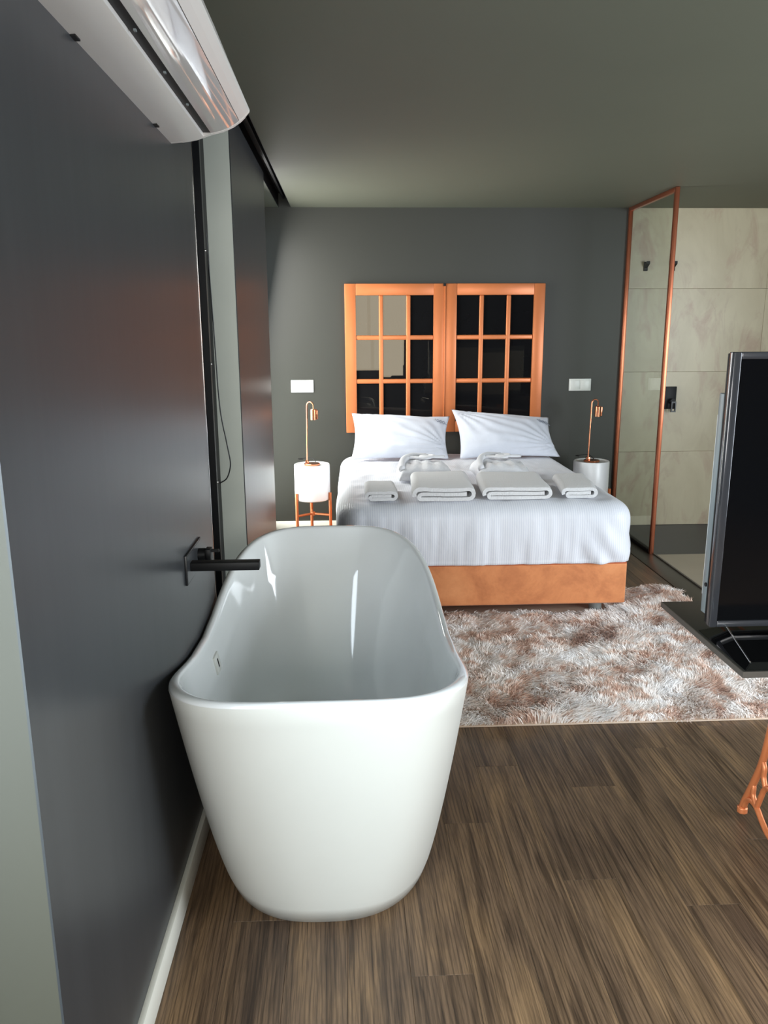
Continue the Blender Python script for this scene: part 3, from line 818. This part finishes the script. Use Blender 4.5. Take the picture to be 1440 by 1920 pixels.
# ================================================================== SHOWER SCREEN AND FITTINGS
GX = 2.166
g = thing('shower_screen', 'tall clear glass shower screen with copper frame beside the bed', 'shower screen', (GX, 5.82, 0))
box('wall_profile', GX-.014, GX+.014, YB-.03, YB, .004, HC, M['copper_bar'], g, bev=.002)
box('free_edge_profile', GX-.014, GX+.014, 5.375, 5.403, .004, HC-.001, M['copper_bar'], g, bev=.002)
box('top_profile', GX-.014, GX+.014, 5.403, YB-.03, HC-.028, HC-.001, M['copper_bar'], g, bev=.002)
box('sill', GX-.016, GX+.016, 5.40, YB-.03, .004, .03, M['black'], g, bev=.002)
box('glass_pane', GX-.004, GX+.004, 5.400, YB-.028, .028, HC-.026, M['glass'], g)
for xx, lab in ((2.312, 'black robe hook on the tiles seen through the glass screen'), (2.527, 'black robe hook on the tiles at the glass screen edge')):
    h = thing('robe_hook', lab, 'hook', (xx, YB, 2.07), 'black hooks on the tiled wall')
    bm = bmesh.new(); add_box(bm, xx-.016, xx+.016, YB-.012, YB, 2.035, 2.105, .004); bm_obj('plate', bm, M['black'], h, True, None, True)
    prism('peg', [(YB-.012, 2.06), (YB-.06, 2.085), (YB-.06, 2.105), (YB-.05, 2.105), (YB-.012, 2.08)], xx-.012, xx+.012, M['black'], h, axis='x')
mx = thing('shower_mixer', 'black shower mixer plate with lever on the tiled wall', 'shower mixer', (2.57, YB, 1.05))
box('plate', 2.515, 2.630, YB-.012, YB, .965, 1.145, M['black'], mx, bev=.003)
bm = bmesh.new(); add_tube(bm, [(2.588, YB-.012, 1.03), (2.588, YB-.055, 1.03)], .02, 18); bm_obj('knob', bm, M['black'], mx, True, None, True)
boxes('lever', [(2.572, 2.580, YB-.068, YB-.052, .945, 1.03), (2.602, 2.610, YB-.068, YB-.052, .945, 1.03), (2.580, 2.602, YB-.068, YB-.052, .945, .955), (2.580, 2.602, YB-.068, YB-.052, 1.018, 1.03)], M['blackmetal'], mx)

# ================================================================== RUG
RX0, RX1, RY0, RY1 = .335, 1.99, 2.905, 4.60
rug = thing('shaggy_rug', 'shaggy pink beige and white rug under the foot of the bed', 'rug', ((RX0+RX1)/2, (RY0+RY1)/2, 0))
box('backing', RX0, RX1, RY0, RY1, .0005, .007, M['rugbase'], rug, bev=.002)
NB = 78000
bx = rng.uniform(RX0+.002, RX1-.002, NB); by = rng.uniform(RY0+.001, RY1-.004, NB)
keep = ~((by > BY0+.06) & (bx < BX1-.06))
bx, by = bx[keep], by[keep]; NB = len(bx)
# clumped lean: smooth random field from a few sines
def field(x, y, k):
    r = np.random.default_rng(k); o = np.zeros_like(x)
    for i in range(14):
        fx, fy = r.normal(0, 16, 2); o += np.sin(fx*x+fy*y+r.uniform(0, 6.28))
    return o/3.0
lx = field(bx, by, 1)+rng.normal(0, .45, NB); ly = field(bx, by, 2)-.35+rng.normal(0, .45, NB)
ht = np.clip(.030+.008*field(bx, by, 3)+rng.normal(0, .004, NB), .012, .05)
# under the bed base keep the pile low
low = (by > BY0-.02) & (bx < BX1+.02); ht[low] *= .6
ln = .020
ang = rng.uniform(0, PI, NB); wx, wy = np.cos(ang)*.0022, np.sin(ang)*.0022
z0 = np.full(NB, .008)
def st(x, y, z): return np.stack([x, y, z], 1)
m1x, m1y = bx+lx*ln*.45, by+ly*ln*.45; t1x, t1y = bx+lx*ln*1.25, by+ly*ln*1.25
V = np.concatenate([st(bx-wx, by-wy, z0), st(bx+wx, by+wy, z0), st(m1x+wx*1.2, m1y+wy*1.2, z0+ht*.62), st(m1x-wx*1.2, m1y-wy*1.2, z0+ht*.62), st(t1x, t1y, z0+ht)])
V -= np.array(rug.location)
idx = np.arange(NB)
quad = np.stack([idx, idx+NB, idx+2*NB, idx+3*NB], 1); tri = np.stack([idx+3*NB, idx+2*NB, idx+4*NB], 1)
me = bpy.data.meshes.new('pile'); nl = 4*NB+3*NB
me.vertices.add(len(V)); me.vertices.foreach_set('co', V.astype(np.float32).ravel())
me.loops.add(nl); me.loops.foreach_set('vertex_index', np.concatenate([quad.ravel(), tri.ravel()]).astype(np.int32))
me.polygons.add(2*NB); me.polygons.foreach_set('loop_start', np.concatenate([np.arange(NB)*4, 4*NB+np.arange(NB)*3]).astype(np.int32))
me.polygons.foreach_set('use_smooth', np.ones(2*NB, bool))
me.materials.append(M['pile']); me.update(calc_edges=True); me.validate()
po = bpy.data.objects.new('pile', me); COL.objects.link(po); po.parent = rug; po['kind'] = 'stuff'

# ================================================================== SEWING TABLE + TELEVISION
TX0, TY0, TY1, TZ = .995, 1.822, 2.363, .72
tb = thing('sewing_table', 'dark topped table on copper cast iron sewing machine legs', 'table', (1.65, 2.09, 0))
box('table_top', TX0+.004, 2.45, TY0+.004, TY1, TZ-.016, TZ, M['tabletop'], tb, bev=.002)
boxes('edge_band', [(TX0, TX0+.004, TY0, TY1, TZ-.017, TZ-.0005), (TX0+.004, 2.45, TY0, TY0+.004, TZ-.017, TZ-.0005)], M['edge'], tb)
def treadle(xp, name='side_frame'):
    bm = bmesh.new(); yc = 2.03
    def strand(pts, r=.010, mirror=True):
        add_tube(bm, spline([(xp, y, z) for y, z in pts], 6), r, 8)
        if mirror: add_tube(bm, spline([(xp, 2*yc-y, z) for y, z in pts], 6), r, 8)
    strand([(2.135, TZ-.016), (2.130, .58), (2.140, .45), (2.158, .33), (2.180, .235), (2.215, .147), (2.240, .09), (2.258, .05), (2.262, .028)], .0115)
    strand([(2.262, .016), (2.262, .034)], .017)
    strand([(2.256, .040), (2.240, .072), (2.214, .088), (2.182, .086), (2.14, .06), (2.10, .042), (2.03, .036)], .0095)
    strand([(2.212, .150), (2.208, .136), (2.206, .112), (2.182, .087)], .0085)
    strand([(2.180, .086), (2.174, .10), (2.162, .134), (2.150, .165), (2.128, .185), (2.08, .19), (2.03, .188)], .0085)
    strand([(2.174, .255), (2.160, .236), (2.160, .206), (2.144, .178)], .0085)
    strand([(2.150, .37), (2.10, .34), (2.06, .28), (2.03, .19)], .0085)
    strand([(2.132, .56), (2.09, .50), (2.03, .47)], .0085)
    add_tube(bm, [(xp, 2*yc-2.14, TZ-.024), (xp, 2.14, TZ-.024)], .009, 8)
    return bm_obj(name, bm, M['copper_paint'], tb, True)
treadle(1.28); treadle(1.96)
tube('cross_bar', [(1.28, 2.03, .40), (1.96, 2.03, .40)], .010, M['copper_paint'], tb, 8)
tube('cross_bar', [(1.28, 2.03, .036), (1.96, 2.03, .036)], .010, M['copper_paint'], tb, 8)

tv = thing('television', 'large black flat screen television with dark bezel on the sewing table', 'television', (1.63, 2.05, TZ))
vx0, vx1, vy, vz0, vz1 = 1.008, 2.25, 2.05, .752, 1.517; b = .021
boxes('bezel', [(vx0, vx0+b, vy, vy+.028, vz0, vz1), (vx1-b, vx1, vy, vy+.028, vz0, vz1), (vx0+b, vx1-b, vy, vy+.028, vz1-.019, vz1), (vx0+b, vx1-b, vy, vy+.028, vz0, vz0+.018)], M['tvframe'], tv, bev=.003)
box('screen', vx0+b-.002, vx1-b+.002, vy+.006, vy+.02, vz0+.016, vz1-.017, M['screen'], tv)
box('rear_shell', vx0+.002, vx1-.002, vy+.028, vy+.042, vz0+.004, vz1-.004, M['black'], tv, bev=.003)
box('rear_cover', vx0+.009, vx1-.009, vy+.042, vy+.085, vz0+.02, 1.405, M['steel'], tv, bev=.004)
box('rear_rim', vx0+.012, vx1-.012, vy+.085, vy+.092, vz0+.07, 1.345, M['switch'], tv, bev=.002)
bm = bmesh.new()
top = [(1.062, 1.845), (2.2, 1.845), (2.2, 2.20), (1.085, 2.20)]; bot = [(1.002, 1.826), (2.26, 1.826), (2.26, 2.11), (1.004, 2.11)]
zt, zb = TZ+.018, TZ+.0008
top = [(1.020, 1.838), (2.23, 1.838), (2.19, 2.10), (1.079, 2.10)]
A = [bm.verts.new((x_, y_, zt)) for x_, y_ in top]; Bv = [bm.verts.new((x_, y_, zb)) for x_, y_ in bot]
bm.faces.new(A); bm.faces.new(Bv[::-1])
for k in range(4): bm.faces.new((Bv[k], Bv[(k+1) % 4], A[(k+1) % 4], A[k]))
bmesh.ops.bevel(bm, geom=list(bm.edges), offset=.0015, segments=2, affect='EDGES')
st_ = bm_obj('stand_base', bm, M['glossblack'], tv, True, None, True)
boxes('neck', [(1.38, 1.86, 2.07, 2.10, zt-.002, vz0+.03)], M['glossblack'], tv, bev=.004)
tube('chrome_edge', [(1.0215, 1.842, zt), (1.079, 2.095, zt)], .0022, M['chrome'], tv, 8)
lathe('port', 0, 0, [(0, 0), (.006, 0), (.006, .003), (0, .003)], M['black'], tv, 12)
pt = [c for c in tv.children if c.name.startswith('port')][0]
pt.data.transform(Matrix.Translation(Vector((vx0+.0085, vy+.06, .86))-Vector(tv.location)) @ Matrix.Rotation(-PI/2, 4, 'Y') @ Matrix.Translation(Vector(tv.location)))
